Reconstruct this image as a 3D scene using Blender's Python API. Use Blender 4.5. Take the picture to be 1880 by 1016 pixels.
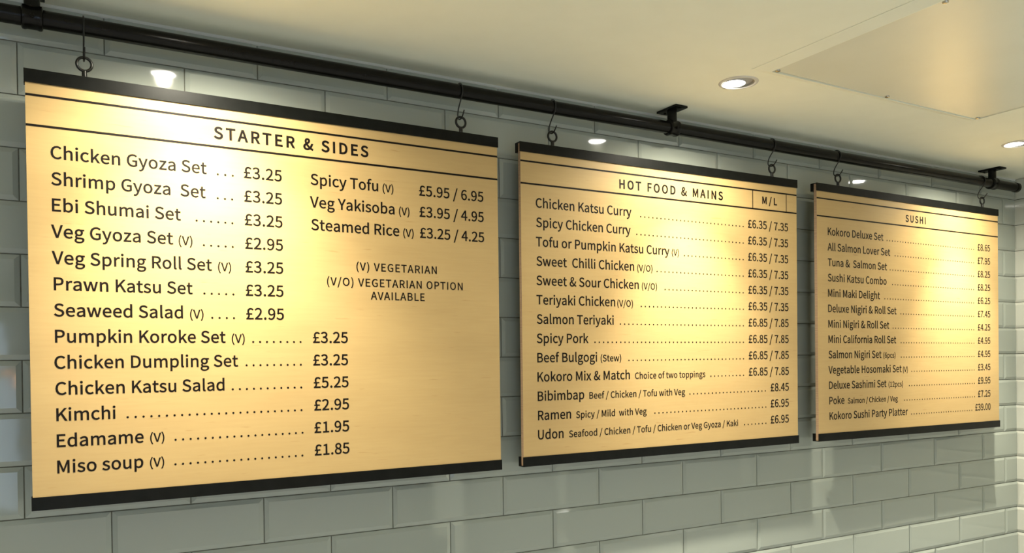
import bpy, bmesh, math, random
from mathutils import Matrix, Vector

# ------------------------------------------------------------------ camera, world, lights, exposure
for o in list(bpy.data.objects): bpy.data.objects.remove(o, do_unlink=True)
S = bpy.context.scene
COL = S.collection
ZL = 2.336                    # height of the highest full grout line above the floor
ZC = ZL + .081                # ceiling
XC = 3.257                    # inner corner on the right
YF = -6.0                     # front (street) wall
XW = -4.0                     # far left wall

cam = bpy.data.cameras.new('camera')
cam.sensor_fit = 'HORIZONTAL'; cam.sensor_width = 36.0
cam.lens = 36.0 * 1503.0 / 1880.0
cam.shift_y = (681.7 - 508.0) / 1880.0
cam.clip_start = .02
co = bpy.data.objects.new('camera', cam); COL.objects.link(co)
Rv = Vector((.86794963, -.49648704, -.01280836)); Uv = Vector((.0142016897, -.000968225, .999898682)); Fv = Vector((.49644914, .86804359, -.00621058))
co.matrix_world = Matrix(((Rv.x, Uv.x, -Fv.x, -.115), (Rv.y, Uv.y, -Fv.y, -1.8414), (Rv.z, Uv.z, -Fv.z, ZL - .6363), (0, 0, 0, 1)))
S.camera = co

W = bpy.data.worlds.new('world'); S.world = W; W.use_nodes = True
bg = W.node_tree.nodes['Background']
bg.inputs['Color'].default_value = (.62, .78, 1.0, 1); bg.inputs['Strength'].default_value = 2.2

VS = S.view_settings
VS.view_transform = 'Standard'; VS.look = 'None'; VS.gamma = 1.0; VS.use_curve_mapping = False
VS.exposure = 0.66
S.cycles.use_denoising = True
S.cycles.max_bounces = 8

BOARD_SPOT = dict(energy=70.0, spill=25.0, color=(1.0, .93, .74), size=math.radians(70), blend=1.0)
WIDE_SPOT = dict(energy=64.0, spill=31.0, color=(1.0, .93, .74), size=math.radians(82), blend=1.0)
FILL_SPOT = dict(energy=90.0, color=(1.0, .98, .92), size=math.radians(130), blend=.6)  # for unseen downlights behind the camera, added as ambient fill

# ------------------------------------------------------------------ helpers
def tag(o, label=None, cat=None, group=None, kind=None):
    if label: o['label'] = label
    if cat: o['category'] = cat
    if group: o['group'] = group
    if kind: o['kind'] = kind
    return o

def empty(name, loc=(0, 0, 0)):
    o = bpy.data.objects.new(name, None); o.empty_display_size = .05
    o.location = loc; COL.objects.link(o); return o

def link_mesh(name, me, m, parent=None, smooth=None):
    if m and not me.materials: me.materials.append(m)
    o = bpy.data.objects.new(name, me); COL.objects.link(o)
    if parent: o.parent = parent
    if smooth is not None:
        me.shade_smooth() if smooth >= 180 else me.set_sharp_from_angle(angle=math.radians(smooth))
    return o

def obj(name, bm, m, parent=None, smooth=None):
    bmesh.ops.recalc_face_normals(bm, faces=bm.faces[:])
    me = bpy.data.meshes.new(name); bm.to_mesh(me); bm.free()
    if smooth is not None:
        for p in me.polygons: p.use_smooth = True
        me.set_sharp_from_angle(angle=math.radians(smooth))
    return link_mesh(name, me, m, parent)

def box(bm, x0, x1, y0, y1, z0, z1, bev=0.0):
    vs = [bm.verts.new((x, y, z)) for x in (x0, x1) for y in (y0, y1) for z in (z0, z1)]
    fs = [bm.faces.new([vs[i] for i in f]) for f in ((0, 1, 3, 2), (4, 6, 7, 5), (0, 4, 5, 1), (2, 3, 7, 6), (0, 2, 6, 4), (1, 5, 7, 3))]
    if bev:
        es = list({e for f in fs for e in f.edges})
        bmesh.ops.bevel(bm, geom=es, offset=bev, segments=2, affect='EDGES', profile=.6)

def tube(bm, pts, r, seg=12, closed=False, cap=True):
    pts = [Vector(p) for p in pts]; n = len(pts); rings = []
    prev = None
    for i, p in enumerate(pts):
        if closed: t = (pts[(i + 1) % n] - pts[i - 1]).normalized()
        else: t = (pts[min(i + 1, n - 1)] - pts[max(i - 1, 0)]).normalized()
        if prev is None:
            a = Vector((0, 0, 1)) if abs(t.z) < .9 else Vector((1, 0, 0))
            u = (a - t * a.dot(t)).normalized()
        else: u = (prev - t * prev.dot(t)).normalized()
        prev = u; v = t.cross(u)
        rings.append([bm.verts.new(p + (u * math.cos(2 * math.pi * k / seg) + v * math.sin(2 * math.pi * k / seg)) * r) for k in range(seg)])
    m = n if closed else n - 1
    for i in range(m):
        a, b = rings[i], rings[(i + 1) % n]
        for k in range(seg): bm.faces.new((a[k], a[(k + 1) % seg], b[(k + 1) % seg], b[k]))
    if not closed and cap:
        bm.faces.new(rings[0][::-1]); bm.faces.new(rings[-1])

def lathe(bm, prof, seg=40, origin=(0, 0, 0), axis='Z', cap0=True, cap1=True):
    ox, oy, oz = origin; rings = []
    for r, h in prof:
        ring = []
        for k in range(seg):
            a = 2 * math.pi * k / seg; c, s = r * math.cos(a), r * math.sin(a)
            ring.append(bm.verts.new((ox + c, oy + s, oz + h) if axis == 'Z' else (ox + h, oy + c, oz + s)))
        rings.append(ring)
    for a, b in zip(rings, rings[1:]):
        for k in range(seg): bm.faces.new((a[k], a[(k + 1) % seg], b[(k + 1) % seg], b[k]))
    if cap0: bm.faces.new(rings[0][::-1])
    if cap1: bm.faces.new(rings[-1])

# ------------------------------------------------------------------ materials
def mat(name, col, rough=.5, metal=0.0, spec=.5, coat=0.0, coat_rough=.1):
    m = bpy.data.materials.new(name); m.use_nodes = True
    b = m.node_tree.nodes['Principled BSDF']
    b.inputs['Base Color'].default_value = (*col, 1); b.inputs['Roughness'].default_value = rough
    b.inputs['Metallic'].default_value = metal; b.inputs['Specular IOR Level'].default_value = spec
    b.inputs['Coat Weight'].default_value = coat; b.inputs['Coat Roughness'].default_value = coat_rough
    return m

def noise_mat(name, c0, c1, scale, stretch=(1, 1, 1), rough=.5, detail=6, bump=0.0, metal=0.0, lo=.35, hi=.65, coat=0.0, coat_rough=.1, spec=.5):
    m = mat(name, c0, rough, metal, spec, coat, coat_rough); nt = m.node_tree; b = nt.nodes['Principled BSDF']
    tc = nt.nodes.new('ShaderNodeTexCoord'); mp = nt.nodes.new('ShaderNodeMapping'); mp.inputs['Scale'].default_value = stretch
    no = nt.nodes.new('ShaderNodeTexNoise'); no.inputs['Scale'].default_value = scale; no.inputs['Detail'].default_value = detail
    cr = nt.nodes.new('ShaderNodeValToRGB'); e = cr.color_ramp.elements
    e[0].position = lo; e[0].color = (*c0, 1); e[1].position = hi; e[1].color = (*c1, 1)
    L = nt.links.new
    L(tc.outputs['Object'], mp.inputs['Vector']); L(mp.outputs['Vector'], no.inputs['Vector'])
    L(no.outputs['Fac'], cr.inputs['Fac']); L(cr.outputs['Color'], b.inputs['Base Color'])
    if bump:
        bn = nt.nodes.new('ShaderNodeBump'); bn.inputs['Strength'].default_value = bump; bn.inputs['Distance'].default_value = .002
        L(no.outputs['Fac'], bn.inputs['Height']); L(bn.outputs['Normal'], b.inputs['Normal'])
    return m

def plywood():
    m = mat('birch_plywood', (.6, .45, .25), .42, 0, .5); nt = m.node_tree; b = nt.nodes['Principled BSDF']; L = nt.links.new
    tc = nt.nodes.new('ShaderNodeTexCoord')
    oi = nt.nodes.new('ShaderNodeObjectInfo')
    add = nt.nodes.new('ShaderNodeVectorMath'); add.operation = 'ADD'
    sc = nt.nodes.new('ShaderNodeVectorMath'); sc.operation = 'SCALE'; sc.inputs['Scale'].default_value = 7.0
    comb = nt.nodes.new('ShaderNodeCombineXYZ')
    L(oi.outputs['Random'], comb.inputs['X']); L(oi.outputs['Random'], comb.inputs['Z']); L(comb.outputs[0], sc.inputs[0])
    L(tc.outputs['Object'], add.inputs[0]); L(sc.outputs[0], add.inputs[1])
    def ns(scale, st, det, rot=0.0):
        mp = nt.nodes.new('ShaderNodeMapping'); mp.inputs['Scale'].default_value = st; mp.inputs['Rotation'].default_value = (0, rot, 0)
        n = nt.nodes.new('ShaderNodeTexNoise'); n.inputs['Scale'].default_value = scale; n.inputs['Detail'].default_value = det
        L(add.outputs[0], mp.inputs['Vector']); L(mp.outputs['Vector'], n.inputs['Vector']); return n
    broad = ns(3.0, (1.0, 1, 3.2), 3, .10); fine = ns(20.0, (.6, 1, 9.0), 6, .05); fleck = ns(45.0, (.35, 1, 3.0), 2, .15)
    cr = nt.nodes.new('ShaderNodeValToRGB'); e = cr.color_ramp.elements
    e[0].position = .3; e[0].color = (.475, .322, .134, 1); e[1].position = .7; e[1].color = (.525, .362, .154, 1)
    L(broad.outputs['Fac'], cr.inputs['Fac'])
    cr2 = nt.nodes.new('ShaderNodeValToRGB'); e = cr2.color_ramp.elements
    e[0].position = .32; e[0].color = (.965, .955, .94, 1); e[1].position = .62; e[1].color = (1, 1, 1, 1)
    L(fine.outputs['Fac'], cr2.inputs['Fac'])
    cr3 = nt.nodes.new('ShaderNodeValToRGB'); e = cr3.color_ramp.elements
    e[0].position = .24; e[0].color = (.88, .83, .77, 1); e[1].position = .31; e[1].color = (1, 1, 1, 1)
    L(fleck.outputs['Fac'], cr3.inputs['Fac'])
    prev = cr.outputs['Color']
    for c in (cr2, cr3):
        mx = nt.nodes.new('ShaderNodeMix'); mx.data_type = 'RGBA'; mx.blend_type = 'MULTIPLY'; mx.inputs['Factor'].default_value = 1.0
        L(prev, mx.inputs['A']); L(c.outputs['Color'], mx.inputs['B']); prev = mx.outputs['Result']
    L(prev, b.inputs['Base Color'])
    return m

def glossy_tile(name, col):
    m = mat(name, col, .055, 0, .5); nt = m.node_tree; b = nt.nodes['Principled BSDF']; L = nt.links.new
    tc = nt.nodes.new('ShaderNodeTexCoord'); n = nt.nodes.new('ShaderNodeTexNoise'); n.inputs['Scale'].default_value = 9; n.inputs['Detail'].default_value = 2
    bn = nt.nodes.new('ShaderNodeBump'); bn.inputs['Strength'].default_value = .35; bn.inputs['Distance'].default_value = .0012
    L(tc.outputs['Object'], n.inputs['Vector']); L(n.outputs['Fac'], bn.inputs['Height']); L(bn.outputs['Normal'], b.inputs['Normal'])
    return m

def emit(name, col, strength):
    m = bpy.data.materials.new(name); m.use_nodes = True; nt = m.node_tree
    nt.nodes.remove(nt.nodes['Principled BSDF']); e = nt.nodes.new('ShaderNodeEmission')
    e.inputs['Color'].default_value = (*col, 1); e.inputs['Strength'].default_value = strength
    nt.links.new(e.outputs[0], nt.nodes['Material Output'].inputs['Surface']); return m

M_WOOD = plywood()
M_EDGE = noise_mat('plywood_edge', (.30, .19, .11), (.42, .28, .17), 8, (1, 1, 40), .6)
M_INK = mat('printed_lettering', (.006, .004, .003), .5, spec=.15)
M_BAR = noise_mat('black_painted_bar', (.003, .0035, .003), (.005, .0055, .005), 40, (1, 1, 1), .38, spec=.14)
M_RAIL = noise_mat('black_pipe', (.003, .003, .0025), (.005, .0048, .004), 30, (1, 1, 1), .24, spec=.16)
M_WIRE = mat('black_wire', (.006, .006, .005), .3, spec=.35)
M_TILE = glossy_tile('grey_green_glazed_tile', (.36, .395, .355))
M_TILE_PALE = glossy_tile('pale_glazed_tile', (.56, .57, .51))  # right wall: tile colour set lighter than on the back wall
M_GROUT = noise_mat('grout', (.13, .135, .11), (.18, .18, .15), 60, rough=.9)
M_CEIL = noise_mat('painted_ceiling', (.84, .855, .73), (.86, .875, .75), 12, rough=.75)
M_PANEL = noise_mat('painted_panel', (.76, .765, .65), (.78, .785, .67), 6, rough=.27)
M_CAULK = mat('sealant', (.62, .64, .62), .35)
M_WHITE = mat('white_enamel', (.62, .61, .57), .35)
M_GREY = mat('grey_enamel', (.42, .42, .42), .35)
M_STEEL = mat('screw_steel', (.55, .53, .48), .25, 1.0)
M_DARK = mat('dark_recess', (.02, .02, .02), .8)
M_LAMP = emit('lamp_face', (1.0, .96, .86), 40.0)
M_FLOOR = noise_mat('floor_tile', (.22, .22, .20), (.27, .27, .25), 5, rough=.4)
M_PLASTER = noise_mat('plaster', (.60, .58, .53), (.64, .62, .57), 5, rough=.8)

# ------------------------------------------------------------------ lettering
GLYPHS = """E 804 116 -22 751 -22 751 130 285 130 285 450 665 450 665 602 285 602 285 872 736 872 736 1022 116 1022
& 928 353 -40 441 -31 521 -7 593 31 642 70 711 26 790 -13 886 -46 932 100 855 127 794 158 748 188 809 280 868 402 923 561 760 561 719 438 673 342 631 278 558 344 473 438 413 521 479 570 553 640 608 722 629 821 615 909 572 979 502 1024 410 1040 308 1020 228 966 177 884 159 784 168 704 191 622 220 556 158 509 91 441 44 359 27 259 51 139 118 44 222 -18;525 165 489 139 429 113 369 104 298 116 243 149 206 199 193 266 201 314 226 359 263 402 294 429 357 341 447 239;345 641 331 675 315 732 310 784 318 835 339 874 370 899 412 908 445 901 466 883 479 855 484 820 472 766 439 718 387 671
( 461 316 -296 432 -244 346 -73 293 87 262 254 251 424 262 594 293 760 346 920 432 1091 317 1145 222 968 158 800 117 620 103 424 117 228 158 48 222 -121
) 461 145 -296 239 -121 304 48 344 228 358 424 344 620 304 800 239 968 145 1145 27 1091 114 920 168 760 200 594 211 424 200 254 168 87 114 -73 27 -244
. 379 190 -40 233 -32 269 -7 293 30 302 76 293 124 269 161 233 186 190 194 146 186 110 161 86 124 77 76 86 30 110 -7 146 -32
/ 535 -15 -266 123 -266 544 1105 408 1105
0 757 379 -40 519 -5 625 100 690 270 712 503 690 735 625 903 519 1006 379 1040 239 1006 133 903 68 735 46 503 68 270 133 100 239 -5;379 106 315 127 261 194 224 318 210 503 224 688 261 810 315 877 379 896 444 877 497 810 535 688 548 503 535 318 497 194 444 127
1 757 98 -22 690 -22 690 126 490 126 490 1022 367 1022 306 992 240 969 143 947 143 828 322 828 322 126 98 126
2 757 38 -22 711 -22 711 130 412 130 329 127 305 125 425 247 551 408 634 566 664 724 642 853 578 953 478 1018 350 1040 256 1029 174 998 103 949 23 872 127 770 186 831 232 865 281 887 334 894 407 881 456 846 486 791 496 720 470 592 389 447 248 281 38 83
3 757 359 -40 492 -19 601 41 676 138 703 267 685 369 636 450 563 508 516 527 555 546 616 603 655 678 669 769 645 883 579 969 479 1022 355 1040 269 1030 192 1004 123 965 45 902 141 789 202 841 248 870 298 888 350 895 414 884 459 857 487 815 497 759 485 692 445 640 368 604 221 587 221 452 384 436 472 399 517 344 531 271 518 203 482 152 426 120 350 108 278 117 217 140 165 175 101 233 10 118 82 51 156 4 248 -28
4 757 442 -22 603 -22 603 254 737 254 737 397 603 397 603 1022 431 1022 5 364 5 254 442 254;442 397 198 397 404 705 446 782 442 683
5 757 358 -40 488 -16 600 55 678 171 707 324 682 476 612 583 508 646 384 666 324 661 271 646 259 640 279 872 658 872 658 1022 130 1022 94 522 184 465 248 503 296 522 350 528 427 514 485 474 522 411 536 322 520 231 480 165 420 123 344 108 271 117 210 139 159 173 97 229 7 111 81 48 155 3 246 -28
6 757 410 -40 530 -15 629 57 696 167 721 307 700 452 639 558 543 622 421 643 355 634 291 608 230 568 223 561 238 690 291 811 363 874 452 893 504 885 553 861 611 808 712 917 648 974 591 1009 523 1032 445 1040 297 1009 171 909 86 733 54 478 80 255 154 93 267 -7;220 394 262 444 311 480 357 500 399 506 470 492 518 454 547 392 558 307 546 221 513 156 467 117 411 103 337 121 280 176 239 270
7 757 246 -22 420 -22 441 265 486 490 570 699 715 918 715 1022 45 1022 45 872 513 872 408 702 323 493 272 265
8 757 382 -40 517 -19 623 40 692 129 717 239 702 339 661 417 604 477 557 509 588 538 634 597 668 670 681 752 661 866 602 957 508 1017 385 1037 269 1018 174 961 111 874 88 762 100 682 132 614 178 558 212 529 164 497 102 431 57 348 40 248 66 132 138 40 247 -19;445 569 375 599 307 642 263 694 246 762 256 819 285 862 328 890 383 900 446 888 491 856 520 807 530 744 524 696 507 649 477 603;383 97 307 110 248 144 210 195 196 260 205 321 231 377 271 426 314 460 402 423 483 377 534 320 553 244 541 185 508 139 455 109
9 757 322 -40 466 -7 590 97 675 278 706 543 679 757 605 913 490 1009 347 1040 227 1015 128 944 62 834 38 693 59 550 119 444 214 378 335 357 404 366 469 393 530 434 536 440 520 311 468 190 398 127 316 108 260 116 208 140 145 193 48 83 112 26 171 -9 240 -32;541 612 498 560 449 522 401 501 357 494 288 508 240 546 210 608 200 693 212 780 244 845 291 884 348 898 423 881 481 827 522 736
A 829 -25 -22 148 -22 245 284 579 284 674 -22 855 -22 500 1022 328 1022;291 427 331 553 382 721 412 827 443 721 495 553 534 427
B 896 116 -22 457 -22 615 -3 743 55 827 155 857 293 841 393 794 470 724 524 679 539 708 554 759 609 789 678 800 757 772 879 694 963 578 1008 435 1022 116 1022;285 598 285 878 417 878 516 870 581 845 618 804 631 739 619 680 584 637 517 608 411 598;285 123 285 455 437 455 550 445 628 415 673 367 688 297 672 220 626 167 548 134 437 123
C 870 513 -40 611 -30 696 0 772 47 852 124 753 238 688 176 638 143 582 122 521 115 401 142 310 217 252 339 231 503 253 665 313 785 405 859 525 885 580 879 629 861 673 834 731 781 827 897 760 959 693 1000 614 1029 522 1040 337 1003 189 895 92 724 57 499 91 274 186 104 332 -3
D 939 116 -22 395 -22 601 13 755 118 849 284 880 503 849 723 754 887 599 988 389 1022 116 1022;285 126 285 876 375 876 523 851 624 781 685 665 706 503 685 341 624 224 522 151 375 126
G 940 530 -40 630 -31 719 -5 795 33 861 88 861 540 488 540 488 391 701 391 701 163 665 140 608 121 544 115 410 142 313 218 252 339 231 503 254 665 317 784 414 859 543 885 605 878 658 860 703 832 759 782 856 897 789 957 722 999 638 1029 537 1040 345 1003 192 895 92 724 57 499 92 274 190 104 340 -3
H 993 116 -22 285 -22 285 450 708 450 708 -22 879 -22 879 1022 708 1022 708 603 285 603 285 1022 116 1022
I 400 116 -22 285 -22 285 1022 116 1022
K 881 116 -22 285 -22 285 308 432 483 723 -22 914 -22 541 619 875 1022 675 1022 285 555 285 1022 116 1022
L 741 116 -22 723 -22 723 130 285 130 285 1022 116 1022
M 1108 116 -22 273 -22 273 554 268 702 268 704 300 613 495 79 610 79 804 613 837 706 836 702 831 554 831 -22 992 -22 992 1022 803 1022 607 472 573 368 555 317 538 369 501 473 305 1022 116 1022
N 986 116 -22 278 -22 278 526 273 684 269 748 335 621 706 -22 871 -22 871 1022 707 1022 707 480 712 319 717 253 651 380 279 1022 116 1022
O 1012 506 -40 688 -2 831 108 923 280 955 503 923 726 831 896 688 1003 506 1040 324 1003 181 896 89 726 57 503 89 280 181 108 324 -2;506 115 394 142 308 218 251 340 231 503 251 666 308 785 394 859 506 885 618 859 704 785 761 666 781 503 761 340 704 218 618 142
P 864 116 -22 285 -22 285 376 430 376 585 395 709 456 791 560 819 707 790 854 707 953 581 1006 424 1022 116 1022;285 523 285 876 406 876 517 867 592 838 634 788 649 707 635 623 593 568 521 534 411 523
R 866 285 547 285 876 430 876 530 867 598 840 638 793 652 720 637 644 597 591 529 559 430 547;673 -22 866 -22 606 427 678 455 755 518 804 607 822 721 794 861 715 956 596 1007 451 1022 116 1022 116 -22 285 -22 285 402 431 402
S 813 415 -40 563 -17 678 48 751 146 777 265 760 371 712 451 642 510 558 553 415 615 358 641 309 671 275 710 263 763 274 813 305 851 356 876 427 885 489 879 544 862 594 835 658 784 751 898 674 963 601 1004 518 1030 426 1040 294 1019 187 960 115 869 89 753 110 648 162 570 232 514 306 477 449 414 514 383 563 351 593 312 604 255 592 199 557 155 498 126 416 115 344 123 275 147 212 184 138 248 34 127 124 50 210 2 308 -29
T 817 323 -22 494 -22 494 872 797 872 797 1022 20 1022 20 872 323 872
U 984 493 -40 642 -17 765 61 845 202 873 411 873 1022 708 1022 708 411 690 265 644 176 577 129 493 115 409 129 344 176 299 265 281 411 281 1022 112 1022 112 411 140 202 220 61 342 -17
V 784 305 -22 483 -22 815 1022 640 1022 474 465 427 300 396 195 365 300 317 465 150 1022 -29 1022
Y 724 277 -22 446 -22 446 382 761 1022 581 1022 447 727 398 617 363 545 282 727 146 1022 -37 1022 277 382
a 768 296 -40 368 -31 436 -7 498 29 528 51 537 -22 681 -22 681 457 666 587 616 691 528 759 403 782 312 773 230 749 158 716 82 671 151 547 234 595 305 623 381 634 447 620 485 586 506 534 511 487 325 455 177 397 87 310 58 193 76 95 126 21 202 -25;332 105 286 111 253 128 231 156 223 200 237 254 286 299 383 337 513 360 513 191 470 156 423 128 378 111
b 843 452 -40 583 -11 693 72 768 205 796 382 776 544 716 671 615 753 480 782 412 773 347 750 287 715 269 702 273 788 273 1108 104 1108 104 -22 244 -22 253 40 298 7 375 -28;430 110 382 116 326 138 273 175 273 543 331 591 392 622 447 632 528 615 580 567 612 488 622 381 607 264 566 179 506 128
c 696 416 -40 487 -33 554 -13 616 17 687 69 609 191 541 141 487 117 429 108 345 127 280 178 237 260 221 370 238 479 282 562 349 614 433 632 480 625 524 605 584 560 673 676 613 724 561 754 499 774 426 782 282 754 161 673 79 543 49 370 76 198 154 68 272 -12
d 846 377 -40 448 -31 512 -7 569 29 590 47 599 -22 742 -22 742 1108 573 1108 573 800 577 720 566 728 514 757 458 776 392 782 262 753 152 670 78 539 50 370 73 198 138 69 242 -12;406 110 329 127 272 176 236 257 223 371 239 480 281 562 341 614 416 633 469 626 523 603 573 566 573 198 535 161 492 132 449 115
e 756 425 -40 523 -29 608 -1 698 48 634 171 559 129 502 111 440 104 351 121 283 168 237 242 221 319 713 319 719 372 721 413 700 562 639 680 538 756 402 782 270 753 157 671 78 540 49 370 78 198 158 69 278 -12;221 452 238 519 281 585 339 624 405 638 474 625 523 587 556 523 564 452
f 443 23 618 124 618 124 -22 292 -22 292 618 449 618 449 763 292 763 292 857 298 916 314 954 339 974 376 982 411 977 473 955 513 1096 432 1119 361 1126 257 1107 181 1053 138 968 124 861 124 761 23 755
g 769 375 -363 537 -342 662 -283 744 -194 773 -85 754 5 698 68 610 103 493 113 348 113 290 119 258 132 244 149 239 172 244 200 258 223 270 235 313 220 374 212 488 232 582 288 645 377 668 492 659 559 636 616 630 623 759 623 759 763 482 763 437 776 373 782 260 762 164 705 99 614 75 496 84 427 107 366 141 317 164 294 149 282 119 247 98 203 90 153 100 93 127 46 148 29 117 6 79 -39 56 -89 47 -144 72 -239 143 -309 246 -350;374 342 323 352 280 382 250 430 239 495 250 560 279 607 322 636 374 646 427 636 470 607 499 560 510 495 498 430 469 382 426 352;393 -233 308 -224 247 -201 213 -168 201 -125 207 -90 228 -54 261 -24 301 -30 349 -33 477 -33 538 -38 577 -51 598 -72 605 -104 592 -149 551 -190 484 -221
h 828 104 -22 273 -22 273 528 317 570 362 603 406 622 452 628 507 619 542 590 564 537 571 452 571 -22 740 -22 740 470 726 600 681 699 602 762 492 782 414 771 345 743 285 701 269 687 273 788 273 1108 104 1108
i 375 104 -22 273 -22 273 763 104 763;188 871 230 879 264 900 286 934 294 977 286 1018 264 1051 230 1072 188 1080 147 1072 113 1051 91 1018 84 977 91 934 113 900 147 879
k 753 104 -22 270 -22 270 187 384 320 592 -22 779 -22 487 440 753 763 557 763 270 406 270 1108 104 1108
l 387 255 -40 302 -36 354 -23 329 113 287 108 281 110 277 117 273 141 273 1108 104 1108 104 146 111 71 138 11 188 -27
m 1263 104 -22 273 -22 273 528 315 571 359 604 400 623 436 628 488 619 523 591 544 537 552 452 552 -22 720 -22 720 528 779 583 835 618 886 628 937 619 971 591 993 537 1001 452 1001 -22 1169 -22 1169 471 1155 600 1110 699 1032 762 924 782 851 771 784 739 722 692 684 655 668 690 621 740 556 771 473 782 403 771 338 742 280 700 257 678 247 763 104 763
n 832 104 -22 273 -22 273 528 317 570 362 603 406 622 452 628 507 619 542 590 564 537 571 452 571 -22 740 -22 740 470 726 600 681 699 602 762 492 782 414 771 345 742 283 700 257 676 247 763 104 763
o 827 413 -40 552 -12 669 68 749 198 778 370 749 543 669 673 552 754 413 782 274 754 158 673 78 543 49 370 78 198 158 68 275 -12;413 109 336 127 276 178 236 260 221 370 236 480 276 563 336 614 413 632 491 614 551 562 592 480 607 370 592 260 552 178 491 127
p 846 104 -334 273 -334 273 -61 270 25 304 2 378 -29 452 -40 583 -11 693 72 768 205 796 382 776 544 716 671 615 753 480 782 410 773 344 748 284 713 257 693 247 763 104 763;430 110 383 116 326 138 273 175 273 543 332 591 392 622 447 632 528 615 580 567 612 488 622 381 607 264 566 179 506 128
r 529 104 -22 273 -22 273 471 310 543 353 592 397 618 438 626 471 623 525 608 558 758 501 778 452 782 385 770 323 736 269 684 257 666 248 763 104 763
s 638 320 -40 442 -21 534 30 591 108 610 202 588 301 530 369 453 414 371 447 312 471 265 495 236 522 226 556 232 588 252 614 287 633 341 641 397 633 447 611 514 568 600 680 534 727 476 756 410 775 339 782 224 765 136 716 81 641 62 550 83 458 139 392 213 348 292 315 352 292 402 264 435 233 447 194 440 159 418 130 381 109 323 101 265 107 213 124 165 150 99 199 13 79 90 25 160 -9 237 -32
t 514 357 -40 432 -31 522 -6 486 132 424 111 386 105 341 113 315 134 299 171 293 226 293 618 495 618 495 763 293 763 293 972 147 972 133 762 15 755 15 618 125 618 125 228 137 122 176 36 249 -21
u 828 342 -40 419 -30 487 0 548 44 572 70 580 -22 726 -22 726 763 558 763 558 224 514 175 470 139 427 119 380 112 326 122 291 150 270 203 262 287 262 763 93 763 93 270 107 140 152 42 231 -20
v 711 270 -22 447 -22 724 763 554 763 409 326 358 164 307 326 163 763 -14 763
w 1094 226 -22 404 -22 514 392 540 498 547 527 553 499 579 394 690 -22 875 -22 1087 763 921 763 809 317 781 188 748 318 628 763 473 763 352 318 322 191 296 317 181 763 8 763
x 679 -19 -22 164 -22 270 162 330 269 356 229 395 162 510 -22 700 -22 441 374 679 763 497 763 400 589 349 493 328 527 293 590 187 763 0 763 239 386
y 711 139 -341 245 -320 328 -261 390 -175 435 -71 724 763 556 763 417 337 373 182 318 338 163 763 -15 763 292 -2 278 -50 252 -110 219 -156 180 -184 131 -195 106 -191 59 -177 24 -320 86 -337
z 648 26 -22 630 -22 630 123 246 123 618 667 618 763 68 763 68 618 396 618 26 74
£ 757 58 413 215 413 218 390 221 351 211 273 182 203 136 143 60 88 60 -22 712 -22 712 130 305 130 321 149 352 206 371 272 377 349 375 395 372 413 594 413 594 542 344 542 331 588 318 648 313 706 323 772 351 821 397 853 462 865 503 859 539 845 571 822 616 775 720 875 659 939 602 978 533 1003 452 1013 329 992 232 932 170 836 148 713 155 644 170 578 181 542 182 542 58 535
@@
E 804 93 -45 774 -45 774 153 308 153 308 427 688 427 688 625 308 625 308 849 759 849 759 1045 93 1045
& 928 352 -63 446 -54 530 -28 605 12 644 42 699 6 781 -34 901 -75 960 114 864 148 806 178 780 195 829 269 889 393 956 584 744 584 698 447 653 354 627 313 574 360 491 452 444 516 493 552 571 625 630 713 653 820 637 917 588 995 511 1046 410 1063 299 1042 211 982 155 892 136 785 145 700 169 614 192 563 143 526 73 455 22 367 3 259 29 130 103 27 214 -40;489 167 477 159 423 135 369 127 306 138 259 166 228 208 216 267 223 307 245 346 280 386 290 395 339 327 431 223;355 677 353 683 338 736 333 783 340 827 357 859 380 877 412 884 434 880 448 868 457 848 461 821 450 775 421 733 373 689
/ 535 -46 -289 140 -289 575 1128 391 1128
A 829 -57 -45 165 -45 262 261 562 261 657 -45 887 -45 517 1045 312 1045;322 450 353 546 404 714 412 743 421 715 473 546 502 450
D 939 93 -45 397 -45 610 -9 773 102 871 276 904 503 871 731 771 903 607 1010 391 1045 93 1045;308 149 308 853 373 853 514 829 606 765 663 658 683 503 663 348 606 239 513 173 373 149
F 753 93 -45 308 -45 308 404 690 404 690 600 308 600 308 849 759 849 759 1045 93 1045
H 993 93 -45 308 -45 308 427 685 427 685 -45 902 -45 902 1045 685 1045 685 626 308 626 308 1045 93 1045
I 400 93 -45 308 -45 308 1045 93 1045
L 741 93 -45 746 -45 746 153 308 153 308 1045 93 1045
M 1108 93 -45 296 -45 296 555 296 557 479 56 626 56 808 557 808 555 808 -45 1015 -45 1015 1045 787 1045 585 480 555 388 523 480 321 1045 93 1045
N 986 93 -45 301 -45 301 526 297 644 315 610 693 -45 894 -45 894 1045 684 1045 684 479 688 359 671 391 292 1045 93 1045
O 1012 506 -64 698 -23 849 93 945 272 979 503 945 733 849 911 698 1025 506 1064 315 1025 164 911 67 733 34 503 67 272 163 93 314 -23;506 139 405 163 327 232 274 346 254 503 274 659 326 771 405 838 506 861 608 838 686 771 739 659 758 503 739 346 686 232 607 163
R 866 308 570 308 853 429 853 525 844 584 820 616 783 628 720 616 653 582 610 523 581 429 570;660 -45 906 -45 640 415 690 435 773 503 827 600 845 721 815 872 729 975 602 1030 453 1045 93 1045 93 -45 308 -45 308 379 417 379
S 813 416 -63 571 -39 693 30 773 136 800 265 782 379 730 466 655 529 568 574 425 636 369 661 324 689 296 721 286 763 295 802 320 832 363 853 428 862 484 856 535 841 581 815 662 751 783 901 688 982 610 1025 522 1053 426 1063 286 1041 172 978 94 879 66 754 88 639 145 554 220 495 296 456 440 393 503 363 547 334 571 302 580 256 570 209 542 173 491 148 416 138 349 146 285 168 225 203 136 281 2 125 110 32 201 -19 303 -52
T 817 300 -45 517 -45 517 849 820 849 820 1045 -3 1045 -3 849 300 849
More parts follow.
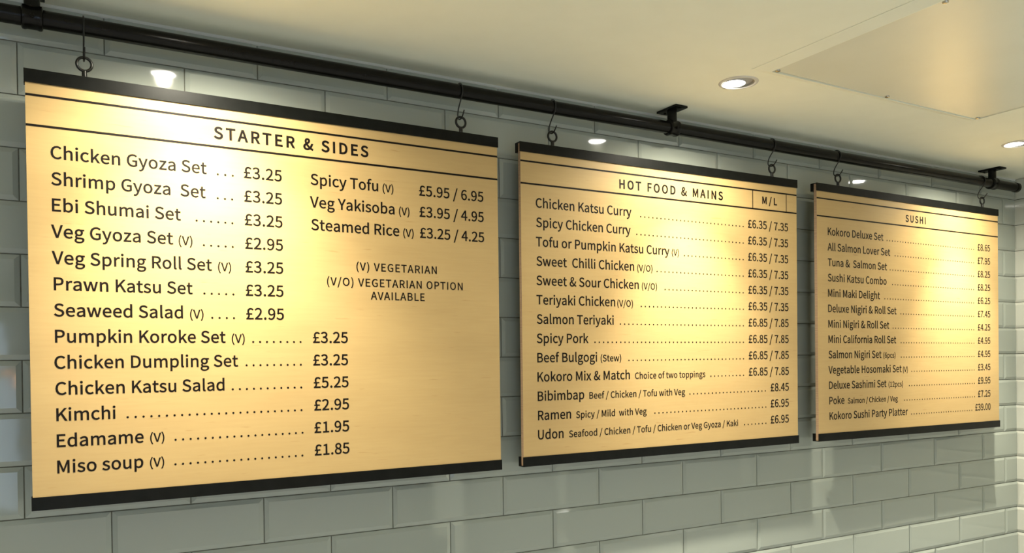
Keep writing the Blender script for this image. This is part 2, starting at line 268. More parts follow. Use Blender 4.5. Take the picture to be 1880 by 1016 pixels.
U 984 493 -63 651 -39 782 45 867 195 896 409 896 1045 685 1045 685 412 668 272 626 192 568 151 493 138 418 151 362 191 321 272 304 412 304 1045 89 1045 89 409 118 195 203 45 334 -39"""
def load_glyphs(txt):
    g = {}
    for ln in txt.strip('\n').split('\n'):
        ch, adv, rest = ln.split(' ', 2); polys = []
        for p in rest.split(';'):
            v = [int(x) for x in p.split()]; polys.append(list(zip(v[0::2], v[1::2])))
        g[ch] = (int(adv), polys)
    return g
_a, _b = GLYPHS.split('\n@@\n')
BODY, HEAD = load_glyphs(_a), load_glyphs(_b)

def layout(text, font, cap, track):
    """polygons in mm with the ink starting at x = 0, and the ink width"""
    x = 0.0; out = []; k = cap / 1000
    for ch in text:
        if ch == ' ': x += (306 if font is BODY else 330) * k + track; continue
        adv, polys = font[ch]
        for p in polys: out.append([(x + a * k, b * k) for a, b in p])
        x += adv * k + track
    lo = min(a for p in out for a, _ in p); hi = max(a for p in out for a, _ in p)
    return [[(a - lo, b) for a, b in p] for p in out], hi - lo

def line_polys(v, segs):
    out = []
    for s in segs:
        k = s[0]; vv = v
        if k == '.':
            n, u0, u1 = s[1:4]
            for i in range(n):
                c = u0 + (u1 - u0) * i / (n - 1)
                out.append([(c + 2.15 * math.cos(2 * math.pi * j / 14), -(vv - 1.7) + 2.15 * math.sin(2 * math.pi * j / 14)) for j in range(14)])
            continue
        if k in 'HC':
            text, u0, u1, cap = s[1:5]; font = HEAD if k == 'H' else BODY
            if k == 'C': vv = s[5]
            _, w = layout(text, font, cap, 0); ps, w = layout(text, font, cap, (u1 - u0 - w) / (len(text) - 1)); x = u0
        elif k == 'R':
            ps, w = layout(s[1], BODY, s[3], .42); x = s[2] - w
        else:
            ps, w = layout(s[1], BODY, s[3], .36); x = s[2]
        out += [[(x + a, b - vv) for a, b in p] for p in ps]
    return out

def lettering_mesh(name, polys, x0, y, z0):
    """flat printed shapes, a hair proud of the panel, in board-local metres"""
    cu = bpy.data.curves.new(name, 'CURVE'); cu.dimensions = '2D'; cu.fill_mode = 'BOTH'; cu.extrude = .0001
    for p in polys:
        sp = cu.splines.new('POLY'); sp.points.add(len(p) - 1); sp.use_cyclic_u = True
        for q, (a, b) in zip(sp.points, p): q.co = (a / 1000, b / 1000, 0, 1)
    t = bpy.data.objects.new(name, cu); COL.objects.link(t)
    me = bpy.data.meshes.new_from_object(t.evaluated_get(bpy.context.evaluated_depsgraph_get()))
    bpy.data.objects.remove(t); bpy.data.curves.remove(cu)
    me.name = name
    me.transform(Matrix(((1, 0, 0, x0), (0, 0, -1, y), (0, 1, 0, z0), (0, 0, 0, 1))))
    me.materials.clear(); me.materials.append(M_INK)
    return me

MENU = {
  1: [
    (161.0, [('L', 'Chicken Gyoza Set', 41.0, 23.3), ('.', 3, 339.4, 369.1), ('R', '£3.25', 470.2, 23.3)]),
    (210.1, [('L', 'Shrimp Gyoza  Set', 41.1, 23.3), ('.', 3, 338.6, 367.1), ('R', '£3.25', 470.1, 23.3)]),
    (259.1, [('L', 'Ebi Shumai Set', 41.8, 23.3), ('.', 6, 297.0, 366.9), ('R', '£3.25', 470.3, 23.3)]),
    (308.1, [('L', 'Veg Gyoza Set', 39.6, 23.3), ('L', '(V)', 262.2, 17.0), ('.', 5, 310.1, 366.8), ('R', '£2.95', 470.5, 23.3)]),
    (357.2, [('L', 'Veg Spring Roll Set', 39.9, 23.3), ('L', '(V)', 336.9, 17.0), ('R', '£3.25', 470.3, 23.3)]),
    (406.2, [('L', 'Prawn Katsu Set', 42.4, 23.3), ('.', 5, 309.6, 366.6), ('R', '£3.25', 470.1, 23.3)]),
    (455.3, [('L', 'Seaweed Salad', 41.6, 23.3), ('L', '(V)', 281.2, 17.0), ('.', 4, 324.1, 367.1), ('R', '£2.95', 470.3, 23.3)]),
    (504.3, [('L', 'Pumpkin Koroke Set', 42.8, 23.3), ('L', '(V)', 361.9, 17.0), ('.', 8, 405.1, 505.0), ('R', '£3.25', 610.9, 23.3)]),
    (553.4, [('L', 'Chicken Dumpling Set', 41.0, 23.3), ('.', 9, 390.9, 504.9), ('R', '£3.25', 610.6, 23.3)]),
    (602.5, [('L', 'Chicken Katsu Salad', 41.9, 23.3), ('.', 11, 362.3, 505.0), ('R', '£5.25', 611.1, 23.3)]),
    (651.5, [('L', 'Kimchi', 42.6, 23.3), ('.', 25, 163.9, 504.8), ('R', '£2.95', 611.5, 23.3)]),
    (700.5, [('L', 'Edamame', 42.5, 23.3), ('L', '(V)', 203.4, 17.0), ('.', 19, 250.3, 506.3), ('R', '£1.95', 611.1, 23.3)]),
    (749.6, [('L', 'Miso soup', 42.6, 23.3), ('L', '(V)', 202.3, 17.0), ('.', 19, 249.3, 505.2), ('R', '£1.85', 611.0, 23.3)]),
    (161.0, [('L', 'Spicy Tofu', 532.1, 23.3), ('L', '(V)', 698.0, 17.0), ('R', '£5.95 / 6.95', 958.1, 23.3)]),
    (210.1, [('L', 'Veg Yakisoba', 530.1, 23.3), ('L', '(V)', 737.0, 17.0), ('R', '£3.95 / 4.95', 958.3, 23.3)]),
    (259.1, [('L', 'Steamed Rice', 531.9, 23.3), ('L', '(V)', 746.8, 17.0), ('R', '£3.25 / 4.25', 958.8, 23.3)]),
    (342, [('C', '(V) VEGETARIAN', 633.2, 830.7, 17.3, 342), ('C', '(V/O) VEGETARIAN OPTION', 565.4, 898.5, 17.3, 377.7), ('C', 'AVAILABLE', 666.0, 798.6, 17.3, 406.5)]),
    (86.3, [('H', 'STARTER & SIDES', 332.6, 665.2, 23.3)]),
  ],
  2: [
    (161.0, [('L', 'Chicken Katsu Curry', 45.7, 23.3), ('.', 28, 381.3, 765.3), ('R', '£6.35 / 7.35', 954.8, 23.3)]),
    (210.1, [('L', 'Spicy Chicken Curry', 46.4, 23.3), ('.', 29, 367.4, 764.8), ('R', '£6.35 / 7.35', 954.7, 23.3)]),
    (259.1, [('L', 'Tofu or Pumpkin Katsu Curry', 45.3, 23.3), ('L', '(V)', 490.4, 17.0), ('.', 17, 536.6, 764.3), ('R', '£6.35 / 7.35', 954.7, 23.3)]),
    (308.1, [('L', 'Sweet  Chilli Chicken', 45.9, 23.3), ('L', '(V/O)', 367.7, 17.0), ('.', 24, 437.1, 763.8), ('R', '£6.35 / 7.35', 954.6, 23.3)]),
    (357.2, [('L', 'Sweet & Sour Chicken', 45.3, 23.3), ('L', '(V/O)', 383.3, 17.0), ('.', 22, 465.3, 763.3), ('R', '£6.35 / 7.35', 954.6, 23.3)]),
    (406.2, [('L', 'Teriyaki Chicken', 44.7, 23.3), ('L', '(V/O)', 298.9, 17.0), ('.', 28, 380.7, 763.5), ('R', '£6.35 / 7.35', 954.5, 23.3)]),
    (455.3, [('L', 'Salmon Teriyaki', 45.0, 23.3), ('.', 33, 309.0, 763.0), ('R', '£6.85 / 7.85', 954.5, 23.3)]),
    (504.3, [('L', 'Spicy Pork', 44.3, 23.3), ('.', 39, 224.6, 762.7), ('R', '£6.85 / 7.85', 954.4, 23.3)]),
    (553.4, [('L', 'Beef Bulgogi', 45.3, 23.3), ('L', '(Stew)', 242.4, 17.0), ('.', 31, 336.6, 762.9), ('R', '£6.85 / 7.85', 954.4, 23.3)]),
    (602.5, [('L', 'Kokoro Mix & Match', 45.2, 23.3), ('L', 'Choice of two toppings', 356.8, 17.0), ('.', 10, 633.0, 762.4), ('R', '£6.85 / 7.85', 954.3, 23.3)]),
    (651.5, [('L', 'Bibimbap', 45.3, 23.3), ('L', 'Beef / Chicken / Tofu with Veg', 204.9, 17.0), ('.', 22, 552.6, 852.1), ('R', '£8.45', 953.8, 23.3)]),
    (700.5, [('L', 'Ramen', 45.5, 23.3), ('L', 'Spicy / Mild  with Veg', 162.1, 17.0), ('.', 31, 424.9, 853.9), ('R', '£6.95', 953.3, 23.3)]),
    (749.6, [('L', 'Udon', 44.9, 23.3), ('L', 'Seafood / Chicken / Tofu / Chicken or Veg Gyoza / Kaki', 139.4, 17.0), ('.', 7, 765.4, 853.5), ('R', '£6.95', 952.9, 23.3)]),
    (88, [('H', 'HOT FOOD & MAINS', 309.6, 685.3, 22.8)]),
    (84.8, [('H', 'M / L', 845.0, 907.5, 20.5)]),
  ],
  3: [
    (161.0, [('L', 'Kokoro Deluxe Set', 52.5, 23.3), ('.', 36, 347.1, 842.6), ('R', '£8.65', 946.2, 23.3)]),
    (210.1, [('L', 'All Salmon Lover Set', 51.1, 23.3), ('.', 33, 389.4, 842.0), ('R', '£7.95', 945.9, 23.3)]),
    (259.1, [('L', 'Tuna &  Salmon Set', 51.7, 23.3), ('.', 35, 361.9, 841.3), ('R', '£8.25', 945.5, 23.3)]),
    (308.1, [('L', 'Sushi Katsu Combo', 51.3, 23.3), ('.', 34, 374.2, 840.6), ('R', '£8.25', 945.1, 23.3)]),
    (357.2, [('L', 'Mini Maki Delight', 51.2, 23.3), ('.', 37, 333.1, 840.0), ('R', '£6.25', 944.7, 23.3)]),
    (406.2, [('L', 'Deluxe Nigiri & Roll Set', 51.3, 23.3), ('.', 31, 417.2, 840.0), ('R', '£7.45', 944.4, 23.3)]),
    (455.3, [('L', 'Mini Nigiri & Roll Set', 51.4, 23.3), ('.', 34, 375.1, 839.7), ('R', '£4.25', 944.0, 23.3)]),
    (504.3, [('L', 'Mini California Roll Set', 51.5, 23.3), ('.', 31, 417.9, 839.7), ('R', '£4.95', 943.6, 23.3)]),
    (553.4, [('L', 'Salmon Nigiri Set', 51.4, 23.3), ('L', '(6pcs)', 322.8, 17.0), ('.', 31, 418.1, 839.7), ('R', '£4.95', 943.2, 23.3)]),
    (602.5, [('L', 'Vegetable Hosomaki Set', 50.2, 23.3), ('L', '(V)', 426.0, 17.0), ('.', 27, 474.5, 839.8), ('R', '£3.45', 942.9, 23.3)]),
    (651.5, [('L', 'Deluxe Sashimi Set', 52.4, 23.3), ('L', '(12pcs)', 348.9, 17.0), ('.', 28, 460.1, 840.8), ('R', '£9.95', 942.5, 23.3)]),
    (700.5, [('L', 'Poke', 52.8, 23.3), ('L', 'Salmon / Chicken / Veg', 141.7, 17.0), ('.', 30, 433.0, 841.2), ('R', '£7.25', 942.1, 23.3)]),
    (749.6, [('L', 'Kokoro Sushi Party Platter', 53.4, 23.3), ('.', 26, 471.3, 823.2), ('R', '£39.00', 942.2, 23.3)]),
    (88, [('H', 'SUSHI', 446.8, 559.2, 22.5)]),
  ],
}

# ------------------------------------------------------------------ the room
LINES = [-.1022 * k for k in range(10)]
while LINES[-1] > -ZL: LINES.append(LINES[-1] - .1013)
TP = .302
def tile(bm, rng, a0, a1, z0, z1, place, bev=(1, 1, 1, 1)):
    """one bevelled tile spanning a0..a1 along the wall, z0..z1 up; place(a, d, z) -> xyz with d out of the wall"""
    g = .0011; a0 += g; a1 -= g; z0 += g; z1 -= g
    if a1 - a0 < .004 or z1 - z0 < .004: return
    w = .0095; h = .0030
    l, r, b, t = [w if q else .0006 for q in bev]
    if a1 - a0 < 3 * w: l = r = (a1 - a0) * .2
    tx, tz = rng.uniform(-.0035, .0035), rng.uniform(-.0035, .0035); cx, cz = (a0 + a1) / 2, (z0 + z1) / 2
    base, edge, top = [], [], []
    for (a, z, da, dz) in ((a0, z0, l, b), (a1, z0, -r, b), (a1, z1, -r, -t), (a0, z1, l, -t)):
        base.append(bm.verts.new(place(a, 0, z))); edge.append(bm.verts.new(place(a, .0022, z)))
        top.append(bm.verts.new(place(a + da, .0022 + h + (a - cx) * tx + (z - cz) * tz, z + dz)))
    bm.faces.new(top)
    for i in range(4):
        j = (i + 1) % 4
        bm.faces.new((edge[i], edge[j], top[j], top[i])); bm.faces.new((base[i], base[j], edge[j], edge[i]))

def tiled_wall(name, a_lo, a_hi, place, first, m_tile):
    rng = random.Random(5)
    bm = bmesh.new()
    vs = [bm.verts.new(place(a, 0, z)) for a, z in ((a_lo, -ZL), (a_hi, -ZL), (a_hi, .081), (a_lo, .081))]
    bm.faces.new(vs)
    vs2 = [bm.verts.new(place(a, -.12, z)) for a, z in ((a_lo, -ZL), (a_hi, -ZL), (a_hi, .081), (a_lo, .081))]
    bm.faces.new(vs2[::-1])
    for i in range(4): bm.faces.new((vs[i], vs2[i], vs2[(i + 1) % 4], vs[(i + 1) % 4]))
    n0 = len(bm.faces)
    rows = [(.081, 0.0)] + list(zip(LINES, LINES[1:]))
    for k, (zt, zb) in enumerate(rows):
        zb = max(zb, -ZL)
        off = first if k % 2 == 0 else first + TP / 2
        a = a_lo + ((off - a_lo) % TP) - TP
        while a < a_hi:
            s, e = max(a, a_lo), min(a + TP, a_hi)
            tile(bm, rng, s, e, zb, zt, place, (s == a, e == a + TP, True, k > 0)); a += TP
    me = bpy.data.meshes.new(name)
    bmesh.ops.recalc_face_normals(bm, faces=bm.faces[:])
    bm.faces.ensure_lookup_table()
    for f in bm.faces[n0:]: f.material_index = 1
    bm.to_mesh(me); bm.free(); me.materials.append(M_GROUT); me.materials.append(m_tile)
    o = bpy.data.objects.new(name, me); COL.objects.link(o); tag(o, kind='structure'); return o

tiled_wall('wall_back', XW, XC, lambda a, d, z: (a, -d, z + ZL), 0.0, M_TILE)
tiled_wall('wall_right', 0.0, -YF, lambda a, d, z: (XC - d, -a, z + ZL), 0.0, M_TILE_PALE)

def slab(name, m, *b):
    bm = bmesh.new(); box(bm, *b); return tag(obj(name, bm, m), kind='structure')
slab('floor', M_FLOOR, XW - .12, XC + .12, YF - .12, .12, -.1, 0)
LIGHTS = [(.150, -.322), (1.436, -.314), (2.705, -.318)] + [(xx, yy) for yy in (-2.3, -4.3) for xx in (-1.15, .15, 1.436, 2.705)]  # the two rear rows are added for fill light
def holed_ceiling():
    cu = bpy.data.curves.new('ceiling', 'CURVE'); cu.dimensions = '2D'; cu.fill_mode = 'BOTH'; cu.extrude = .05
    polys = [[(XW - .12, YF - .12), (XC + .12, YF - .12), (XC + .12, .12), (XW - .12, .12)]]
    polys += [[(x + .0412 * math.cos(2 * math.pi * k / 48), y + .0412 * math.sin(2 * math.pi * k / 48)) for k in range(48)] for x, y in LIGHTS]
    for p in polys:
        sp = cu.splines.new('POLY'); sp.points.add(len(p) - 1); sp.use_cyclic_u = True
        for q, (a, b) in zip(sp.points, p): q.co = (a, b, 0, 1)
    t = bpy.data.objects.new('t', cu); COL.objects.link(t)
    me = bpy.data.meshes.new_from_object(t.evaluated_get(bpy.context.evaluated_depsgraph_get()))
    bpy.data.objects.remove(t); bpy.data.curves.remove(cu)
    me.transform(Matrix.Translation((0, 0, ZC + .05))); me.materials.clear()
    return tag(link_mesh('ceiling', me, M_CEIL), kind='structure')
holed_ceiling()
slab('wall_left', M_PLASTER, XW - .12, XW, YF, 0, 0, ZC)
# street wall with one wide shop window
bm = bmesh.new()
WX0, WX1, WZ0, WZ1 = -2.9, -.30, .55, 2.15
for b in ((XW - .12, WX0, 0, ZC), (WX1, XC + .12, 0, ZC), (WX0, WX1, 0, WZ0), (WX0, WX1, WZ1, ZC)):
    box(bm, b[0], b[1], YF - .12, YF, b[2], b[3])
tag(obj('wall_front', bm, M_PLASTER), kind='structure')
win = tag(empty('window_1', (0, YF - .06, 0)), kind='structure')
bm = bmesh.new()
for b in ((WX0, WX0 + .05, WZ0, WZ1), (WX1 - .05, WX1, WZ0, WZ1), (WX0, WX1, WZ0, WZ0 + .05), (WX0, WX1, WZ1 - .05, WZ1), ((WX0 + WX1) / 2 - .025, (WX0 + WX1) / 2 + .025, WZ0, WZ1)):
    box(bm, b[0], b[1], -.03, .03, b[2], b[3])
obj('window_frame', bm, M_BAR, win)
g = mat('window_glass', (.95, .97, .97), .02); g.node_tree.nodes['Principled BSDF'].inputs['Transmission Weight'].default_value = 1.0
g.node_tree.nodes['Principled BSDF'].inputs['IOR'].default_value = 1.05
bm = bmesh.new(); box(bm, WX0 + .05, WX1 - .05, -.003, .003, WZ0 + .05, WZ1 - .05); obj('window_pane', bm, g, win)
# sealant bead where tiles meet the ceiling
bm = bmesh.new(); tube(bm, [(XW, -.003, ZC - .001), (XC, -.003, ZC - .001)], .0055, 8); tag(obj('trim_1', bm, M_CAULK, smooth=60), kind='structure')

# ------------------------------------------------------------------ hanging rail
RY, RZ, RR = -.068, ZL + .0265, .017
rail = tag(empty('hanging_rail', (1.43, RY, ZC)), 'long black pipe rail under the ceiling that the menu boards hang from', 'rail')
inv = Matrix.Translation(-Vector((1.43, RY, ZC)))
def rail_part(name, bm, smooth=40, parent=None):
    bm.transform(inv); return obj(name, bm, M_RAIL, parent or rail, smooth)
bm = bmesh.new(); lathe(bm, [(RR, -2.2), (RR, 3.135)], 32, (0, RY, RZ), 'X'); rail_part('pipe', bm)
bm = bmesh.new(); lathe(bm, [(RR + .0012, 3.135), (RR + .0016, 3.138), (RR + .0016, 3.152), (RR - .001, 3.157), (RR - .006, 3.160), (.004, 3.1615)], 32, (0, RY, RZ), 'X'); rail_part('end_cap', bm)
for bxx in (-.1245, 1.428, 2.988):
    bm = bmesh.new(); lathe(bm, [(.0135, RZ + .016), (.0135, ZC - .004)], 24, (bxx, RY, 0)); st = rail_part('bracket_stem', bm)
    bm = bmesh.new(); box(bm, bxx - .0215, bxx + .0215, RY - .041, RY + .041, ZC - .0065, ZC - .0001, .0012)
    for s in (-1, 1): lathe(bm, [(.0042, -.0015), (.0035, 0), (.0035, .002)], 14, (bxx, RY + s * .030, ZC - .0065))
    rail_part('ceiling_plate', bm, 40, st)
    bm = bmesh.new(); lathe(bm, [(.0188, -.018), (.0218, -.016), (.0225, -.012), (.0212, -.008), (.0212, .008), (.0225, .012), (.0218, .016), (.0188, .018)], 32, (bxx, RY, RZ), 'X', True, True)
    rail_part('collar', bm, 40, st)
    bm = bmesh.new(); lathe(bm, [(.0040, 0), (.0040, .005), (.0030, .006)], 12, (0, 0, 0))
    bm.transform(Matrix.Translation((bxx, RY - .0205, RZ - .004)) @ Matrix.Rotation(math.radians(90), 4, 'X'))
    rail_part('set_screw', bm, 40, st)

# ------------------------------------------------------------------ menu boards
BW, BH = 1.0, .8165
BARH = .0245
POSE = {1: (-.13956, -.09388, -.077, .01179, .00194, -.00405, 1.0), 2: (.92501, -.07746, -.07454, -.00204, .00316, -.00812, .995), 3: (2.00295, -.08316, -.07106, .00094, -.00095, -.00092, 1.0)}
EYE_U = {1: (.100, .902), 2: (.1015, .893), 3: (.110, .908)}
NAMES = {1: ('STARTER & SIDES', 'plywood menu board headed STARTER & SIDES hanging at the left end of the rail'),
         2: ('HOT FOOD & MAINS', 'plywood menu board headed HOT FOOD & MAINS with an M / L box hanging between two others'),
         3: ('SUSHI', 'plywood menu board headed SUSHI hanging nearest the corner of the tiled walls')}

def channel(bm, w, z_web, z_lip):
    """U-shaped cap: thin front lip, web, thicker back lip; local y = 0 is the front face"""
    d = 1 if z_lip < z_web else -1
    t = .0025 * d
    prof = [(0, z_web), (.0245, z_web), (.0245, z_lip), (.0135, z_lip), (.0135, z_web - t), (.0025, z_web - t), (.0025, z_lip), (0, z_lip)]
    L_ = [bm.verts.new((-w / 2, y, z)) for y, z in prof]; R_ = [bm.verts.new((w / 2, y, z)) for y, z in prof]
    n = len(prof)
    for i in range(n): bm.faces.new((L_[i], L_[(i + 1) % n], R_[(i + 1) % n], R_[i]))
    for V in (L_, R_):
        bm.faces.new((V[0], V[1], V[4], V[5])); bm.faces.new((V[1], V[2], V[3], V[4])); bm.faces.new((V[0], V[5], V[6], V[7]))

EYES = []
for b in (1, 2, 3):
    x, y, z, ya, ro, le, w = POSE[b]
    ex = Vector((math.cos(ya) * math.cos(ro), math.sin(ya) * math.cos(ro), math.sin(ro)))
    ey = Vector((-math.sin(ya), math.cos(ya), 0)); ez = ex.cross(ey)
    ez2 = math.cos(le) * ez + math.sin(le) * ey; ey2 = ez2.cross(ex)
    org = Vector((x, y, z + ZL)) + ex * (w / 2) - ez2 * BH
    mw = Matrix(((ex.x, ey2.x, ez2.x, org.x), (ex.y, ey2.y, ez2.y, org.y), (ex.z, ey2.z, ez2.z, org.z), (0, 0, 0, 1)))
    root = empty('menu_board'); root.matrix_world = mw
    tag(root, NAMES[b][1], 'menu board', 'menu boards hanging from the rail')
    pw = w - .004
    bm = bmesh.new(); box(bm, -pw / 2, pw / 2, .0026, .0134, .0026, BH - .0026)
    bm.faces.ensure_lookup_table()
    panel = obj('panel', bm, M_WOOD, root); panel.data.materials.append(M_EDGE)
    for p in panel.data.polygons:
        if abs(p.normal.x) > .5 or abs(p.normal.z) > .5: p.material_index = 1
    bm = bmesh.new(); channel(bm, w, BH, BH - BARH); obj('top_channel', bm, M_BAR, root)
    bm = bmesh.new(); channel(bm, w, 0, BARH); obj('bottom_channel', bm, M_BAR, root)
    # printed rules
    def strip(u0, u1, v0, v1):
        bm = bmesh.new(); box(bm, u0 - w / 2, u1 - w / 2, .0023, .00262, BH - v1, BH - v0); return obj('rule_line', bm, M_INK, panel)
    e = (w - pw) / 2 + .0001
    strip(e, w - e, .0449, .0492); strip(e, w - e, .1008, .1051)
    if b == 2:
        strip(.8036, .8066, .0492, .1008); strip(.9466, .9490, .0492, .1008)
    for v, segs in MENU[b]:
        k = segs[0][0]
        nm = 'heading' if k == 'H' else ('diet_note' if k == 'C' else 'menu_line')
        groups = [[sg] for sg in segs] if k in 'HC' else [[sg for sg in segs if sg[0] == 'L'], [sg for sg in segs if sg[0] == '.'], [sg for sg in segs if sg[0] == 'R']]
        for n_, gs in zip((nm,) * 3 if k in 'HC' else ('menu_item', 'dot_leader', 'price'), groups):
            if gs: link_mesh(n_, lettering_mesh(n_, line_polys(v, gs), -w / 2, .00245, BH), M_INK, panel)
    for u in EYE_U[b]:
        bm = bmesh.new(); ux = u - w / 2; zr = BH + .0095
        lathe(bm, [(.0062, BH - .001), (.0062, BH + .0012), (.0046, BH + .002), (.0046, BH + .012)], 18, (ux, .008, 0))
        tube(bm, [(ux + .0128 * math.sin(a), .008, BH + .0255 - .0128 * math.cos(a)) for a in [2 * math.pi * k / 32 for k in range(32)]], .0028, 12, True)
        obj('eye_bolt', bm, M_WIRE, root, 50)
        EYES.append((b, mw @ Vector((ux, .008, BH + .0255 + .0128))))

# ------------------------------------------------------------------ S-hooks over the rail
def bez(p0, p1, p2, p3, n):
    return [tuple(p0[i] * (1 - t) ** 3 + 3 * p1[i] * t * (1 - t) ** 2 + 3 * p2[i] * t * t * (1 - t) + p3[i] * t ** 3 for i in (0, 1)) for t in [k / n for k in range(1, n + 1)]]
def hook_path(drop):
    r = RR + .0021; pts = []
    for k in range(19):                                   # from behind the pipe over the top to the front
        a = math.radians(-25 + k * 210 / 18); pts.append((r * math.cos(a), r * math.sin(a)))
    p = pts[-1]; b = -drop
    pts += bez(p, (p[0] + .001, p[1] - .020), (.0150, b + .034), (.0150, b + .0115), 12)
    pts += bez(pts[-1], (.0150, b + .0035), (.0070, b), (.0005, b), 8)
    pts += bez(pts[-1], (-.0060, b), (-.0120, b + .0040), (-.0205, b + .0140), 8)
    return pts
HLAB = ['left end of the STARTER & SIDES board', 'right end of the STARTER & SIDES board', 'left end of the HOT FOOD & MAINS board', 'right end of the HOT FOOD & MAINS board', 'left end of the SUSHI board', 'right end of the SUSHI board by the corner']
for i, (b, e) in enumerate(EYES):
    # e = centre of the ring's top wire; the hook passes just under it
    dy, dz = e.y - RY, e.z - RZ
    dist = math.hypot(dy, dz) + .0028 + .0016
    bm = bmesh.new(); tube(bm, [(0, yy, zz) for yy, zz in hook_path(dist)], .0016, 10)
    o = obj('s_hook', bm, M_WIRE, None, 60)
    o.location = (e.x, RY, RZ); o.rotation_euler = (math.atan2(dy, -dz), 0, 0)
    tag(o, 'black wire S-hook holding the ' + HLAB[i], 'hook', 'S-hooks on the rail')

# ------------------------------------------------------------------ downlights
def downlight(x, y, label, group, aim, cfg, power=1.0):
    root = tag(empty('downlight', (x, y, ZC)), label, 'ceiling light', group)
    bm = bmesh.new()
    lathe(bm, [(.0400, .0004), (.0405, -.0022), (.0430, -.0034), (.0480, -.0026), (.0498, -.0004), (.0490, .0004)], 56, cap0=False, cap1=False)
    obj('trim_ring', bm, M_WHITE, root, 60)
    bm = bmesh.new(); lathe(bm, [(.0408, -.001), (.0408, .095)], 48, cap0=False, cap1=True); obj('recess_can', bm, M_WHITE, root, 60)
    d = Vector(aim).normalized(); q = d.to_track_quat('-Z', 'Y')
    ox, oy = -.0035, .0115
    bm = bmesh.new(); prof = [(.0282, .0008), (.0286, -.0006), (.0278, -.0010), (.0272, .0004)]
    ring = []
    for r_, h_ in prof: ring.append([bm.verts.new((ox + r_ * math.cos(2 * math.pi * k / 48), oy + r_ * math.sin(2 * math.pi * k / 48), h_)) for k in range(48)])
    outer = [bm.verts.new((.0385 * math.cos(2 * math.pi * k / 48), .0385 * math.sin(2 * math.pi * k / 48) + .0005, .0035 + .007 * max(0.0, -math.sin(2 * math.pi * k / 48)))) for k in range(48)]
    back = [bm.verts.new((.0350 * math.cos(2 * math.pi * k / 48), .0350 * math.sin(2 * math.pi * k / 48), .0500)) for k in range(48)]
    for A, B in zip([back, outer] + ring, [outer] + ring):
        for k in range(48): bm.faces.new((A[k], A[(k + 1) % 48], B[(k + 1) % 48], B[k]))
    bm.faces.new(back)
    ball = obj('gimbal', bm, M_GREY, root, 50); ball['label'] = 'grey gimbal swivelled toward the wall'
    bm = bmesh.new(); lathe(bm, [(.0274, .0002), (.016, -.0006), (.003, -.0009)], 48, (ox, oy, 0))
    obj('lamp', bm, M_LAMP, ball, 60)
    beams = [('beam_light', cfg['energy'], cfg['size'], cfg['blend'])]
    if 'spill' in cfg: beams.append(('spill_light', cfg['spill'], math.radians(150), 1.0))
    for nm, en, sz, bl in beams:
        sp = bpy.data.lights.new(nm, 'SPOT'); sp.energy = en; sp.color = cfg['color']; sp.spot_size = sz; sp.spot_blend = bl; sp.shadow_soft_size = .016
        so = bpy.data.objects.new(nm, sp); COL.objects.link(so); so.parent = root
        so.rotation_mode = 'QUATERNION'; so.rotation_quaternion = q; so.location = (ox, oy, -.012)
    return root

# rim of the ceiling cut-outs is hidden by the trim rings, the eyeballs sit up in the slab
AIM = (.08, .10, -1.0)
for (x, y), lab in zip(LIGHTS[:3], ('recessed downlight shining on the STARTER & SIDES board', 'lit recessed downlight in the ceiling at the corner of the screwed panel', 'lit recessed downlight in the ceiling at the far right edge of the picture')):
    downlight(x, y, lab, 'downlights along the boards', AIM, WIDE_SPOT if x < 1 else BOARD_SPOT)
for k, (x, y) in enumerate(LIGHTS[3:]):
    downlight(x, y, '%s added fill downlight of the %s row behind the camera' % (('leftmost', 'second', 'third', 'rightmost')[k % 4], ('nearer', 'farther')[k // 4]), 'added fill downlights out of view', (0, .02, -1), FILL_SPOT)

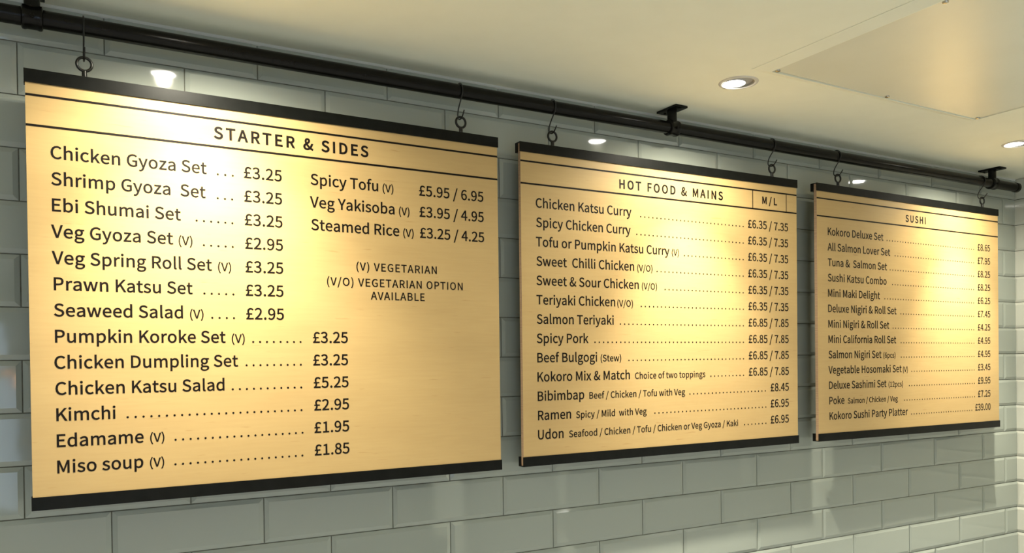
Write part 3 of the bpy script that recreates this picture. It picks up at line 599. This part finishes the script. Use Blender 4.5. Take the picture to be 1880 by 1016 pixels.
# ------------------------------------------------------------------ warm pendant over the counter by the street window
px_, py_, pz_ = -.285, -4.6, 1.66
pend = tag(empty('pendant_lamp', (px_, py_, pz_)), 'copper dome pendant lamp glowing orange in front of the street window', 'lamp')
M_COPPER = mat('copper', (.75, .34, .18), .22, 1.0)
bm = bmesh.new(); lathe(bm, [(.150, .000), (.148, .022), (.130, .060), (.090, .095), (.040, .115), (.018, .135), (.016, .133), (.038, .112), (.088, .092), (.127, .058), (.145, .022), (.147, .000)], 40, cap0=False, cap1=False)
obj('shade', bm, M_COPPER, pend, 60)
bm = bmesh.new(); tube(bm, [(0, 0, .13), (0, 0, ZC - pz_)], .003, 10); obj('cord', bm, M_BAR, pend, 60)
bm = bmesh.new(); lathe(bm, [(.004, -.012), (.030, -.004), (.045, .022), (.038, .050), (.018, .078), (.014, .116)], 28); obj('bulb', bm, emit('warm_bulb', (1.0, .42, .14), 60.0), pend, 60)

# ------------------------------------------------------------------ screwed panel on the ceiling
pan = tag(empty('access_panel', (1.86, -.861, ZC)), 'large square off-white panel screwed to the ceiling beside the downlight', 'ceiling panel')
def rect(bm, x0, x1, y0, y1, z): return [bm.verts.new((a, b, z)) for a, b in ((x0, y0), (x1, y0), (x1, y1), (x0, y1))]
bm = bmesh.new()
R_ = [rect(bm, -.465, .442, -.470, .463, 0), rect(bm, -.465, .442, -.470, .463, -.0010), rect(bm, -.425, .428, -.432, .440, -.0078), rect(bm, -.4235, .4265, -.4305, .4385, -.0076), rect(bm, -.4235, .4265, -.4305, .4385, 0)]
for A, B in zip(R_, R_[1:]):
    for i in range(4): bm.faces.new((A[i], A[(i + 1) % 4], B[(i + 1) % 4], B[i]))
obj('sloped_frame', bm, M_CEIL, pan)
bm = bmesh.new()
lo = [(-.4228, -.4298), (.4262, -.4298), (.4262, .4382), (.10, .4380), (-.16, .4360), (-.4228, .4325)]
A = [bm.verts.new((a, b, -.0048)) for a, b in lo]; B = [bm.verts.new((a, b, -.0014)) for a, b in lo]
bm.faces.new(A); bm.faces.new(B[::-1])
for i in range(6): bm.faces.new((A[i], A[(i + 1) % 6], B[(i + 1) % 6], B[i]))
obj('cover_sheet', bm, M_PANEL, pan)
for sx in (-.413, .003, .419):
    for sy in (-.428, .001, .428):
        if abs(sx) < .1 and abs(sy) < .1: continue
        bm = bmesh.new(); lathe(bm, [(.0050, -.0050), (.0064, -.0056), (.0058, -.0078), (.0030, -.0090), (.0012, -.0086)], 20, (sx, sy, 0))
        lathe(bm, [(.0030, -.0055), (.0030, -.0005)], 12, (sx, sy, 0))
        obj('screw', bm, M_STEEL, pan, 40)
